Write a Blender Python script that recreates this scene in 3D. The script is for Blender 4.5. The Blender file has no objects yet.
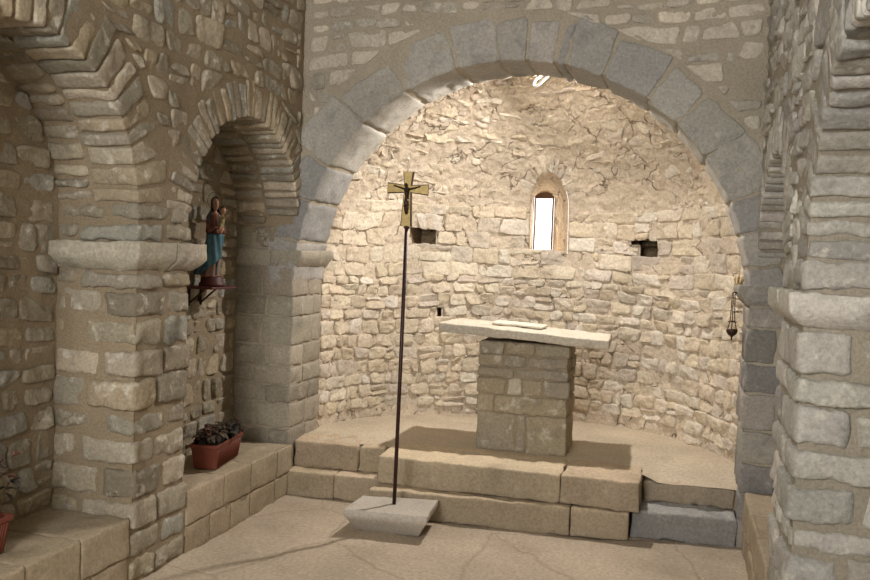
import bpy, math, random
import numpy as np
from mathutils import Matrix, Vector

rng = random.Random(7)
def bst(a):
    return np.stack(np.broadcast_arrays(*a), -1)
C = bpy.context.scene.collection
PI = math.pi

# ------------------------------------------------------------------ camera
F = 850.0
PX, PY = 435.0, 290.0
ROLL = .037
YAW = math.atan(244 / F)
PITCH = math.atan(33 / F)
EYE = 1.6
fw = np.array([-math.sin(YAW) * math.cos(PITCH), math.cos(YAW) * math.cos(PITCH), -math.sin(PITCH)])
r0 = np.cross(fw, [0, 0, 1]); r0 /= np.linalg.norm(r0)
u0 = np.cross(r0, fw)
RV = r0 * math.cos(ROLL) + u0 * math.sin(ROLL)
UV = -r0 * math.sin(ROLL) + u0 * math.cos(ROLL)
cam_data = bpy.data.cameras.new('camera')
cam = bpy.data.objects.new('camera', cam_data)
C.objects.link(cam)
cam_data.sensor_fit = 'HORIZONTAL'
cam_data.sensor_width = 36
cam_data.lens = 36 * F / 870
cam_data.clip_start = .05
cam.matrix_world = Matrix(((RV[0], UV[0], -fw[0], 0), (RV[1], UV[1], -fw[1], 0), (RV[2], UV[2], -fw[2], EYE), (0, 0, 0, 1)))
bpy.context.scene.camera = cam

# ------------------------------------------------------------------ measures of the church
XL, XR = -2.42, .42          # nave wall faces
YA, YB = 5.13, 5.60          # front and back of the chancel arch
CX, CZ, RA = -1.03, 1.40, 1.42
AX, AY, AA, AB = -1.02, 5.45, 1.46, 1.35   # apse plan
ZS, RZ = 1.70, 1.37          # apse springing and rise
BX_L, BX_R = -2.86, .86      # backs of the wall recesses
FZ = .34                     # platform height
BZ = .33                     # bench height

# ------------------------------------------------------------------ noise
_t = np.random.RandomState(3).rand(4096).astype(np.float64) * 2 - 1
def vnoise(p):
    i = np.floor(p).astype(np.int64); f = p - i
    f = f * f * f * (f * (f * 6 - 15) + 10)
    def h(dx, dy, dz):
        k = (i[:, 0] + dx) * 73856093 ^ (i[:, 1] + dy) * 19349663 ^ (i[:, 2] + dz) * 83492791
        k = (k ^ (k >> 13)) * 1274126177
        return _t[(k ^ (k >> 9)) & 4095]
    x, y, z = f[:, 0], f[:, 1], f[:, 2]
    a = h(0,0,0) * (1-x) + h(1,0,0) * x; b = h(0,1,0) * (1-x) + h(1,1,0) * x
    c = h(0,0,1) * (1-x) + h(1,0,1) * x; d = h(0,1,1) * (1-x) + h(1,1,1) * x
    return (a * (1-y) + b * y) * (1-z) + (c * (1-y) + d * y) * z
def fbm(p, octv=3):
    s = 0; a = 1
    for k in range(octv):
        s = s + a * vnoise(p * (2 ** k) + 17.3 * k); a *= .5
    return s

def lin(c):
    return tuple(((v / 255) / 12.92 if v / 255 <= .04045 else ((v / 255 + .055) / 1.055) ** 2.4) for v in c)

# ------------------------------------------------------------------ mesh builder
class MB:
    def __init__(s):
        s.v = []; s.f = []; s.c = []; s.m = []; s.n = 0; s.sm = []
    def add(s, V, Fc, col, mi=0, smooth=True):
        V = np.asarray(V, float); Fc = np.asarray(Fc, np.int64)
        s.v.append(V)
        col = np.asarray(col, float)
        if col.ndim == 1: col = np.tile(col[:3], (len(V), 1))
        s.c.append(col)
        if len(Fc):
            s.f.append(Fc + s.n); s.m.append(np.full(len(Fc), mi)); s.sm.append(np.full(len(Fc), smooth))
        s.n += len(V)
    def obj(s, name, mats, parent=None):
        me = bpy.data.meshes.new(name)
        V = np.concatenate(s.v); Fc = np.concatenate(s.f); Cc = np.concatenate(s.c)
        me.vertices.add(len(V)); me.vertices.foreach_set('co', V.ravel())
        me.loops.add(len(Fc) * 4); me.loops.foreach_set('vertex_index', Fc.ravel().astype(np.int32))
        me.polygons.add(len(Fc))
        me.polygons.foreach_set('loop_start', np.arange(0, len(Fc) * 4, 4, dtype=np.int32))
        me.polygons.foreach_set('material_index', np.concatenate(s.m).astype(np.int32))
        me.polygons.foreach_set('use_smooth', np.concatenate(s.sm).astype(bool))
        me.update(calc_edges=True); me.validate()
        at = me.color_attributes.new('tint', 'FLOAT_COLOR', 'POINT')
        at.data.foreach_set('color', np.c_[Cc, np.ones(len(Cc))].ravel())
        for m in (mats if isinstance(mats, (list, tuple)) else [mats]): me.materials.append(m)
        o = bpy.data.objects.new(name, me); C.objects.link(o)
        if parent: o.parent = parent
        return o

_tc = {}
def lattice(n, e):
    nx, ny, nz = n
    key = n
    if key not in _tc:
        ids = {}; pts = []; F_ = []
        def vid(i, j, k):
            if (i, j, k) not in ids:
                ids[(i, j, k)] = len(pts); pts.append((i, j, k))
            return ids[(i, j, k)]
        for i in range(nx):
            for j in range(ny):
                F_.append([vid(i,j,nz), vid(i+1,j,nz), vid(i+1,j+1,nz), vid(i,j+1,nz)])
                F_.append([vid(i,j,0), vid(i,j+1,0), vid(i+1,j+1,0), vid(i+1,j,0)])
        for i in range(nx):
            for k in range(nz):
                F_.append([vid(i,0,k), vid(i+1,0,k), vid(i+1,0,k+1), vid(i,0,k+1)])
                F_.append([vid(i,ny,k), vid(i,ny,k+1), vid(i+1,ny,k+1), vid(i+1,ny,k)])
        for j in range(ny):
            for k in range(nz):
                F_.append([vid(0,j,k), vid(0,j,k+1), vid(0,j+1,k+1), vid(0,j+1,k)])
                F_.append([vid(nx,j,k), vid(nx,j+1,k), vid(nx,j+1,k+1), vid(nx,j,k+1)])
        _tc[key] = (np.array(pts), np.array(F_))
    pts, F_ = _tc[key]
    out = np.zeros((len(pts), 3))
    for a, m in enumerate((nx, ny, nz)):
        ee = min(e[a], .45)
        ax = np.concatenate([[0, ee * .35], np.linspace(ee, 1 - ee, m - 3), [1 - ee * .35, 1]])
        out[:, a] = ax[pts[:, a]]
    return out, F_

def stone(mb, S, quad, w0, w1, r=.015, rc=None, res=.02, amp=.004, tilt=.0, col=(.5,.5,.5), mi=0, fine=1.0, scale_u=1.0):
    """quad = (u,v) of 4 corners (bl, br, tr, tl); w depth range; S maps arrays u,v,w to points."""
    q = np.array(quad, float)
    L = (abs(q[1,0]-q[0,0]) + abs(q[2,0]-q[3,0])) / 2 * scale_u
    Hh = (abs(q[3,1]-q[0,1]) + abs(q[2,1]-q[1,1])) / 2
    D = w1 - w0
    if L < .012 or Hh < .008: return
    if rc is None: rc = r * 1.3
    rr = np.array([min(rc, L * .4), min(rc, Hh * .4), min(r, D * .45)])
    n = tuple(int(max(4, min(40, round(d / res) + 3))) for d in (L, Hh))+(int(max(4, min(14, round(D / (res*1.5)) + 3))),)
    dims = np.array([L, Hh, D])
    T, Fc = lattice(n, rr / dims)
    p = T * dims
    c = np.clip(p, rr, dims - rr)
    d = (p - c) / rr
    ln = np.linalg.norm(d, axis=1, keepdims=True); ln[ln == 0] = 1
    p = c + d / ln * rr
    sd = np.array([rng.random() * 90 for _ in range(3)])
    if amp:
        fr = 1 / .09
        dx = fbm(p * fr + sd, 2) * amp * 1.3
        dy = fbm(p * fr + sd + 31, 2) * amp
        dz = fbm(p * fr * 1.3 + sd + 57, 3) * amp * 1.2 + np.abs(fbm(p * fr * 2.6 + sd + 77, 2)) * -amp * .7 * fine
        p[:, 0] += dx; p[:, 1] += dy; p[:, 2] += dz
    if tilt:
        f_ = T[:, 2]
        p[:, 2] += f_ * ((T[:, 0] - .5) * rng.uniform(-tilt, tilt) + (T[:, 1] - .5) * rng.uniform(-tilt, tilt))
    t = p / dims
    a = t[:, 0]; b = t[:, 1]
    uv = (q[0][None] * ((1-a)*(1-b))[:, None] + q[1][None] * (a*(1-b))[:, None] + q[2][None] * (a*b)[:, None] + q[3][None] * ((1-a)*b)[:, None])
    P = S(uv[:, 0], uv[:, 1], w0 + p[:, 2])
    cen = P.mean(0)
    A, B, Cc_ = P[Fc[:, 0]] - cen, P[Fc[:, 1]] - cen, P[Fc[:, 2]] - cen
    if np.einsum('ij,ij->i', A, np.cross(B, Cc_)).sum() < 0: Fc = Fc[:, ::-1]
    mb.add(P, Fc, col, mi)

def box_S(org=(0, 0, 0), ax=((1,0,0),(0,1,0),(0,0,1))):
    o = np.array(org, float); A = np.array(ax, float)
    return lambda u, v, w: o + u[:, None] * A[0] + v[:, None] * A[1] + w[:, None] * A[2]
def block(mb, lo, hi, **k):
    S = box_S()
    lo = list(lo); hi = list(hi)
    stone(mb, S, ((lo[0], lo[1]), (hi[0], lo[1]), (hi[0], hi[1]), (lo[0], hi[1])), lo[2], hi[2], **k)

def grid(mb, S, u0, u1, v0, v1, step, holes=(), cut=(), amp=.004, col=(.5,.5,.5), mi=0, freq=14, pad=0):
    """mortar surface with openings; holes: functions of world points, negative inside"""
    nu = max(1, int(round((u1-u0) / step))); nv = max(1, int(round((v1-v0) / step)))
    U, V = np.meshgrid(np.linspace(u0, u1, nu+1), np.linspace(v0, v1, nv+1), indexing='ij')
    u = U.ravel().copy(); v = V.ravel().copy()
    z = np.zeros_like(u)
    edge = np.zeros(len(u), bool)
    def dist(a, b):
        P = S(a, b, np.zeros_like(a))
        return np.min([h(P) for h in holes], axis=0)
    ids = np.arange(len(u)).reshape(nu+1, nv+1)
    Q = np.stack([ids[:-1,:-1], ids[1:,:-1], ids[1:,1:], ids[:-1,1:]], -1).reshape(-1, 4)
    if holes:
        d = dist(u, v)
        near = np.abs(d) < step * .8
        for _ in range(3):
            d = dist(u, v); e = 1e-3
            gx = (dist(u + e, v) - dist(u - e, v)) / (2*e); gy = (dist(u, v + e) - dist(u, v - e)) / (2*e)
            g2 = np.maximum(gx*gx + gy*gy, .3)
            u[near] -= (d * gx / g2)[near]; v[near] -= (d * gy / g2)[near]
        edge = near
        dc = dist(u[Q].mean(1), v[Q].mean(1))
        Q = Q[dc > 0]
    for h in cut:
        Q = Q[h(S(u[Q].mean(1), v[Q].mean(1), np.zeros(len(Q)))) > 0]
    P0 = S(u, v, z)
    w = fbm(P0 * freq, 3) * amp
    w[edge] = -.004
    P = S(u, v, w)
    n = np.cross(P[Q[:,1]] - P[Q[:,0]], P[Q[:,3]] - P[Q[:,0]])
    Pn = S(u, v, w + .01) - P
    if (n * Pn[Q[:,0]]).sum() < 0: Q = Q[:, ::-1]
    used = np.zeros(len(P), bool); used[Q.ravel()] = True
    mp = np.cumsum(used) - 1
    mb.add(P[used], mp[Q], col, mi)

def jitcol(base, dv=.12, dh=.03):
    b = lin(base) if max(base) > 1.5 else base
    s = 1 + rng.uniform(-dv, dv)
    return tuple(max(0, x * s * (1 + rng.uniform(-dh, dh))) for x in b)
def pick(pal, dv=.12, dh=.012):
    return jitcol(rng.choice(pal), dv, dh)

def fill_rows(mb, S, u0, u1, v0, v1, hr, lr, free, joint=.02, prot=(.0,.015), depth=.05, r=.014, rc=None, res=.02, amp=.004,
              tilt=.01, pal=((150,140,122),), skip=.0, split=.12, mi=0, jit=.008, wave=.0, ufac=None, dv=.12, rows=None, small=.0):
    """courses of stones over a surface, clipped to where free(P) > 0"""
    v = v0
    k = 0
    while v < v1 - .02:
        h = rng.uniform(*hr) if rows is None else rows[k % len(rows)]
        if v + h > v1 - .03: h = v1 - v
        k += 1
        fac = ufac(v + h/2) if ufac else 1.0
        us = np.arange(u0, u1, .01 / fac)
        if len(us) < 3: v += h; continue
        zz = np.zeros_like(us)
        def fr(vv): return free(S(us, np.full_like(us, vv), zz)) > 0
        m, lo, hi = fr(v + h/2), fr(v + .02), fr(v + h - .02)
        i = 0
        while i < len(us):
            if not m[i]: i += 1; continue
            j = i
            while j + 1 < len(us) and m[j+1]: j += 1
            def ends(mask):
                a, b = i, j
                lim = int(h * 1.5 / .01) + 1
                while a < j and not mask[a]: a += 1
                if mask[i]:
                    while a > 0 and mask[a-1] and i - a < lim: a -= 1
                while b > i and not mask[b]: b -= 1
                if mask[j]:
                    while b < len(us)-1 and mask[b+1] and b - j < lim: b += 1
                return us[a], us[b]
            la, lb = ends(lo); ha, hb = ends(hi)
            a, b = us[i], us[j]
            la, ha = [min(max(x, a - h), a + h * 1.2) for x in (la, ha)]
            lb, hb = [min(max(x, b - h * 1.2), b + h) for x in (lb, hb)]
            tot = (b - a) * fac
            if tot > .03:
                cuts = [0]
                while cuts[-1] < tot:
                    cuts.append(cuts[-1] + rng.uniform(*lr) * (1 if rng.random() > .2 else rng.uniform(.45, .8)))
                sc = tot / cuts[-1] if len(cuts) < 4 or cuts[-1] - tot < (lr[0]+lr[1]) / 4 else None
                if sc is None:
                    cuts.pop(); sc = tot / cuts[-1]
                cuts = [a + c_ * sc / fac for c_ in cuts]
                top = [min(max(c_ + rng.uniform(-jit, jit) * 1.6 / fac, a), b) for c_ in cuts]; bot = list(cuts)
                bot[0], top[0], bot[-1], top[-1] = la, ha, lb, hb
                wv = lambda uu, vv: (vv + wave * math.sin(uu * 2.3 * fac + vv * 1.7) + wave * .6 * math.sin(uu * 5.1 * fac + vv * 4.0)) if wave else vv
                for q in range(len(cuts) - 1):
                    if rng.random() < skip: continue
                    g = joint * rng.uniform(.5, 1.0) / 2
                    parts = [(0, 1)]
                    if rng.random() < split and h > .085:
                        s_ = rng.uniform(.35, .65); parts = [(0, s_), (s_, 1)]
                    for (pa, pb) in parts:
                        if small and rng.random() < small: pb = pa + (pb - pa) * rng.uniform(.6, .85)
                        va, vb = v + h * pa + g, v + h * pb - g
                        x0a = bot[q] + (top[q]-bot[q]) * pa + g / fac; x0b = bot[q] + (top[q]-bot[q]) * pb + g / fac
                        x1a = bot[q+1] + (top[q+1]-bot[q+1]) * pa - g / fac; x1b = bot[q+1] + (top[q+1]-bot[q+1]) * pb - g / fac
                        if x1a - x0a < .02 / fac and x1b - x0b < .02 / fac: continue
                        J = lambda s=1: rng.uniform(-jit, jit) * s
                        quad = ((x0a + J()/fac, wv(x0a, va) + J(.7)), (x1a + J()/fac, wv(x1a, va) + J(.7)),
                                (x1b + J()/fac, wv(x1b, vb) + J(.7)), (x0b + J()/fac, wv(x0b, vb) + J(.7)))
                        stone(mb, S, quad, -depth, rng.uniform(*prot), r=r, rc=rc, res=res, amp=amp, tilt=tilt,
                              col=pick(pal, dv), mi=mi, scale_u=fac)
            i = j + 1
        v += h

# ------------------------------------------------------------------ materials
def nd(nt, t, **k):
    n = nt.nodes.new(t)
    for a, b in k.items():
        if a.startswith('i_'): n.inputs[a[2:].replace('_', ' ')].default_value = b
        else: setattr(n, a, b)
    return n
def base_mat(name, rough=.9, spec=.25):
    m = bpy.data.materials.new(name); m.use_nodes = True
    nt = m.node_tree; b = nt.nodes['Principled BSDF']
    b.inputs['Roughness'].default_value = rough
    b.inputs['Specular IOR Level'].default_value = spec
    return m, nt, b
def masonry(name, patch=.35, patch_col=(205,198,185), dark=.35, dark_col=(90,86,80), bump=.35, scale=9, grain=60, patch_at=.58, flags=0):
    m, nt, b = base_mat(name)
    tc = nd(nt, 'ShaderNodeTexCoord')
    src = nd(nt, 'ShaderNodeAttribute', attribute_name='tint')
    L = nt.links.new
    cur = src.outputs['Color']
    def mixc(a, bcol, fac_sock, blend='MIX'):
        mx = nd(nt, 'ShaderNodeMix', data_type='RGBA', blend_type=blend)
        L(fac_sock, mx.inputs['Factor']); L(a, mx.inputs[6])
        if isinstance(bcol, tuple): mx.inputs[7].default_value = (*bcol, 1)
        else: L(bcol, mx.inputs[7])
        return mx.outputs[2]
    def noise(sc, det=6, rough=.6, off=0):
        n = nd(nt, 'ShaderNodeTexNoise'); n.inputs['Scale'].default_value = sc
        n.inputs['Detail'].default_value = det; n.inputs['Roughness'].default_value = rough
        mp = nd(nt, 'ShaderNodeMapping'); mp.inputs['Location'].default_value = (off, off*1.7, off*.6)
        L(tc.outputs['Object'], mp.inputs['Vector']); L(mp.outputs[0], n.inputs['Vector'])
        return n.outputs['Fac']
    def ramp(sock, a, c, lo=0., hi=1.):
        r = nd(nt, 'ShaderNodeMapRange'); r.inputs['From Min'].default_value = a; r.inputs['From Max'].default_value = c
        r.inputs['To Min'].default_value = lo; r.inputs['To Max'].default_value = hi
        L(sock, r.inputs['Value']); return r.outputs[0]
    n1 = noise(scale, 8, .65); n2 = noise(scale * .55, 6, .6, 5); n3 = noise(grain, 5, .7, 9); n4 = noise(1.6, 3, .5, 2)
    cur = mixc(cur, lin(patch_col), ramp(n1, patch_at, patch_at + .12, 0, patch))
    cur = mixc(cur, lin(dark_col), ramp(n2, .55, .75, 0, dark))
    g = nd(nt, 'ShaderNodeMix', data_type='RGBA', blend_type='MULTIPLY'); g.inputs['Factor'].default_value = 1
    L(cur, g.inputs[6])
    cb = nd(nt, 'ShaderNodeCombineColor')
    gr = ramp(n3, .25, .75, .68, 1.26)
    for i in range(3): L(gr, cb.inputs[i])
    L(cb.outputs[0], g.inputs[7]); cur = g.outputs[2]
    g2 = nd(nt, 'ShaderNodeMix', data_type='RGBA', blend_type='MULTIPLY'); g2.inputs['Factor'].default_value = 1
    L(cur, g2.inputs[6]); cb2 = nd(nt, 'ShaderNodeCombineColor'); gr2 = ramp(n4, .3, .7, .84, 1.12)
    for i in range(3): L(gr2, cb2.inputs[i])
    L(cb2.outputs[0], g2.inputs[7]); cur = g2.outputs[2]
    crack = None
    if flags:
        vo = nd(nt, 'ShaderNodeTexVoronoi', feature='DISTANCE_TO_EDGE'); vo.inputs['Scale'].default_value = flags
        wn = nd(nt, 'ShaderNodeTexNoise'); wn.inputs['Scale'].default_value = 3.5; wn.inputs['Detail'].default_value = 5
        L(tc.outputs['Object'], wn.inputs['Vector'])
        wm = nd(nt, 'ShaderNodeVectorMath', operation='MULTIPLY_ADD'); L(wn.outputs['Color'], wm.inputs[0]); wm.inputs[1].default_value = (.16, .16, .0) if flags < 2 else (.42, .42, .42)
        L(tc.outputs['Object'], wm.inputs[2]); L(wm.outputs[0], vo.inputs['Vector'])
        crack = ramp(vo.outputs['Distance'], .0, .018, 0, 1)
        dk = ramp(vo.outputs['Distance'], .0, .014, .28, 0)
        if flags >= 2:                   # broken, discontinuous cracks
            keep = ramp(noise(4.5, 3, .6, 12), .46, .54, 0, 1)
            dk = ramp(vo.outputs['Distance'], .0, .022, .75, 0)
            ml = nd(nt, 'ShaderNodeMath', operation='MULTIPLY'); L(dk, ml.inputs[0]); L(keep, ml.inputs[1]); dk = ml.outputs[0]
            iv = nd(nt, 'ShaderNodeMath', operation='MULTIPLY_ADD'); L(dk, iv.inputs[0]); iv.inputs[1].default_value = -1.5; iv.inputs[2].default_value = 1; crack = iv.outputs[0]
        cur = mixc(cur, lin((110,90,68)), dk)
    L(cur, b.inputs['Base Color'])
    ad = nd(nt, 'ShaderNodeMath', operation='MULTIPLY_ADD'); L(n1, ad.inputs[0]); ad.inputs[1].default_value = 1.2; L(n3, ad.inputs[2])
    bp = nd(nt, 'ShaderNodeBump'); bp.inputs['Strength'].default_value = bump; bp.inputs['Distance'].default_value = .012
    L(ad.outputs[0], bp.inputs['Height'])
    if crack is not None:
        a2 = nd(nt, 'ShaderNodeMath', operation='ADD'); L(ad.outputs[0], a2.inputs[0]); L(crack, a2.inputs[1]); L(a2.outputs[0], bp.inputs['Height'])
    L(bp.outputs[0], b.inputs['Normal'])
    return m
def plain(name, c, rough=.6, metal=0., var=.12, scale=30, bump=.1, emit=0., spec=.4):
    m, nt, b = base_mat(name, rough, spec)
    b.inputs['Metallic'].default_value = metal
    L = nt.links.new
    tc = nd(nt, 'ShaderNodeTexCoord'); n = nd(nt, 'ShaderNodeTexNoise'); n.inputs['Scale'].default_value = scale; n.inputs['Detail'].default_value = 5
    L(tc.outputs['Object'], n.inputs['Vector'])
    cr = nd(nt, 'ShaderNodeValToRGB'); l = lin(c)
    cr.color_ramp.elements[0].color = (*[x * (1 - var * 2) for x in l], 1); cr.color_ramp.elements[0].position = .3
    cr.color_ramp.elements[1].color = (*[min(1, x * (1 + var)) for x in l], 1); cr.color_ramp.elements[1].position = .7
    L(n.outputs['Fac'], cr.inputs[0]); L(cr.outputs[0], b.inputs['Base Color'])
    if bump:
        bp = nd(nt, 'ShaderNodeBump'); bp.inputs['Strength'].default_value = bump; bp.inputs['Distance'].default_value = .01
        L(n.outputs['Fac'], bp.inputs['Height']); L(bp.outputs[0], b.inputs['Normal'])
    if emit:
        b.inputs['Emission Color'].default_value = (1, .98, .95, 1); b.inputs['Emission Strength'].default_value = emit
    return m

M_STONE = masonry('nave_stone', patch=.65, patch_col=(212,205,190), dark=.5, bump=.6, scale=12, patch_at=.55)
M_MORTAR = masonry('nave_mortar', patch=.12, dark=.15, bump=.5, scale=14, grain=90, dark_col=(100,90,74))
M_ASHLAR = masonry('ashlar_stone', patch=.4, patch_col=(200,194,182), dark=.5, dark_col=(88,88,90), bump=.35, scale=9, patch_at=.57)
M_APSE = masonry('apse_stone', patch=.4, patch_col=(222,213,198), dark=.4, dark_col=(150,128,98), bump=.6, scale=10, grain=55)
M_APSEM = masonry('apse_mortar', patch=.35, patch_col=(226,217,200), dark=.45, dark_col=(158,132,98), bump=1.0, scale=16, grain=45, flags=4.2)
M_FLOOR = masonry('worn_paving', patch=.2, patch_col=(205,190,168), dark=.3, dark_col=(120,98,76), bump=.25, scale=5, grain=50)
M_PAVE = masonry('flagstone_paving', patch=.25, patch_col=(205,190,168), dark=.35, dark_col=(120,98,76), bump=.35, scale=5, grain=50, flags=1.15)
M_STEP = masonry('step_stone', patch=.25, patch_col=(200,188,170), dark=.35, dark_col=(105,90,74), bump=.3, scale=7, grain=60)

NAVE = ((158,148,130), (150,140,120), (168,156,136), (142,134,118), (160,146,122), (150,146,134), (134,124,106))
NAVE_R = ((168,164,154), (176,172,162), (156,150,138), (150,146,138), (182,176,166))
NAVE_F = ((192,183,167), (180,171,156), (200,190,174), (170,163,150), (186,176,162))
MORT = lin((142,127,104)); MORT_R = lin((148,139,122)); MORT_F = lin((162,152,135))
ASH = ((156,152,144), (149,146,140), (160,156,147), (144,142,138))
APS = ((206,194,174), (200,186,164), (210,200,184), (192,178,156), (202,188,164), (194,182,166))
APM = lin((202,187,166))

def tag(o, label=None, cat=None, group=None, kind=None):
    if label: o['label'] = label
    if cat: o['category'] = cat
    if group: o['group'] = group
    if kind: o['kind'] = kind
    return o
def empty(name, loc=(0, 0, 0), rz=0.):
    o = bpy.data.objects.new(name, None); C.objects.link(o)
    o.location = loc; o.rotation_euler = (0, 0, rz); o.empty_display_size = .05
    bpy.context.view_layer.update()
    return o

# ------------------------------------------------------------------ opening shapes
class Arch:
    """opening in a wall: half width hw, springing z, rise; c along the wall"""
    def __init__(s, ax, c, hw, cz, rise, z0):
        s.ax, s.c, s.hw, s.cz, s.rise, s.z0 = ax, c, hw, cz, rise, z0
    def sd(s, grow=0.):
        def f(P):
            d = P[:, s.ax] - s.c; z = P[:, 2]
            hw, rs = s.hw + grow, s.rise + grow
            k = np.hypot(d / hw, (z - s.cz) / rs)
            up = (k - 1) * min(hw, rs)
            lo = np.abs(d) - hw
            o = np.where(z > s.cz, up, lo)
            return np.maximum(o, s.z0 - z)
        return f
A1L = Arch(1, 2.72, .69, 1.76, .69, BZ)
A2L = Arch(1, 4.48, .65, 1.72, .66, BZ)
A1R = Arch(1, 2.50, .68, 1.60, .68, BZ)
A2R = Arch(1, 4.455, .675, 1.56, .62, BZ)
ACH = Arch(0, CX, RA, CZ, RA, -1)

def S_X(X0, s):                       # side wall face; w towards the nave
    return lambda u, v, w: bst([X0 + s * w, u, v])
def S_Y(Y0, s=-1):                    # cross face; w towards the camera
    return lambda u, v, w: bst([u, Y0 + s * w, v])
def S_arcX(A, X0, s):                 # u angle, v radial beyond the intrados, w out of the wall
    return lambda u, v, w: bst([X0 + s * w, A.c + (A.hw + v) * np.sin(u), A.cz + (A.rise + v) * np.cos(u)])
def S_arcY(A, Y0):
    return lambda u, v, w: bst([A.c + (A.hw + v) * np.sin(u), Y0 - w, A.cz + (A.rise + v) * np.cos(u)])
def S_soffX(A, X0, s):                # soffit: u along depth behind face, v angle, w towards the opening
    return lambda u, v, w: bst([X0 - s * u, A.c + (A.hw - w) * np.sin(v), A.cz + (A.rise - w) * np.cos(v)])

def ring(mb, S, R, a0, a1, wr, lr, depth, prot, pal, mi, joint=.012, cuts=None, scale=None, **k):
    """voussoirs between angles a0..a1; each block runs back into the soffit"""
    if cuts is None:
        cuts = [a0]
        while cuts[-1] < a1: cuts.append(cuts[-1] + rng.uniform(*wr) / R)
        f = (a1 - a0) / (cuts[-1] - a0); cuts = [a0 + (c - a0) * f for c in cuts]
    for i in range(len(cuts) - 1):
        g = joint / 2 / R
        a, b = cuts[i] + g, cuts[i+1] - g
        ln = rng.uniform(*lr) if isinstance(lr, tuple) else lr
        t = rng.uniform(-.25, .25) * g
        lo = rng.uniform(-.024, -.008)
        stone(mb, S, ((a + t, lo), (b + t, lo + rng.uniform(-.004, .004)), (b + t * 2 , ln * rng.uniform(.93, 1)), (a + t * 2, ln)),
              -depth, rng.uniform(*prot), mi=mi, col=pick(pal), scale_u=R * 1.08, **k)

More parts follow.
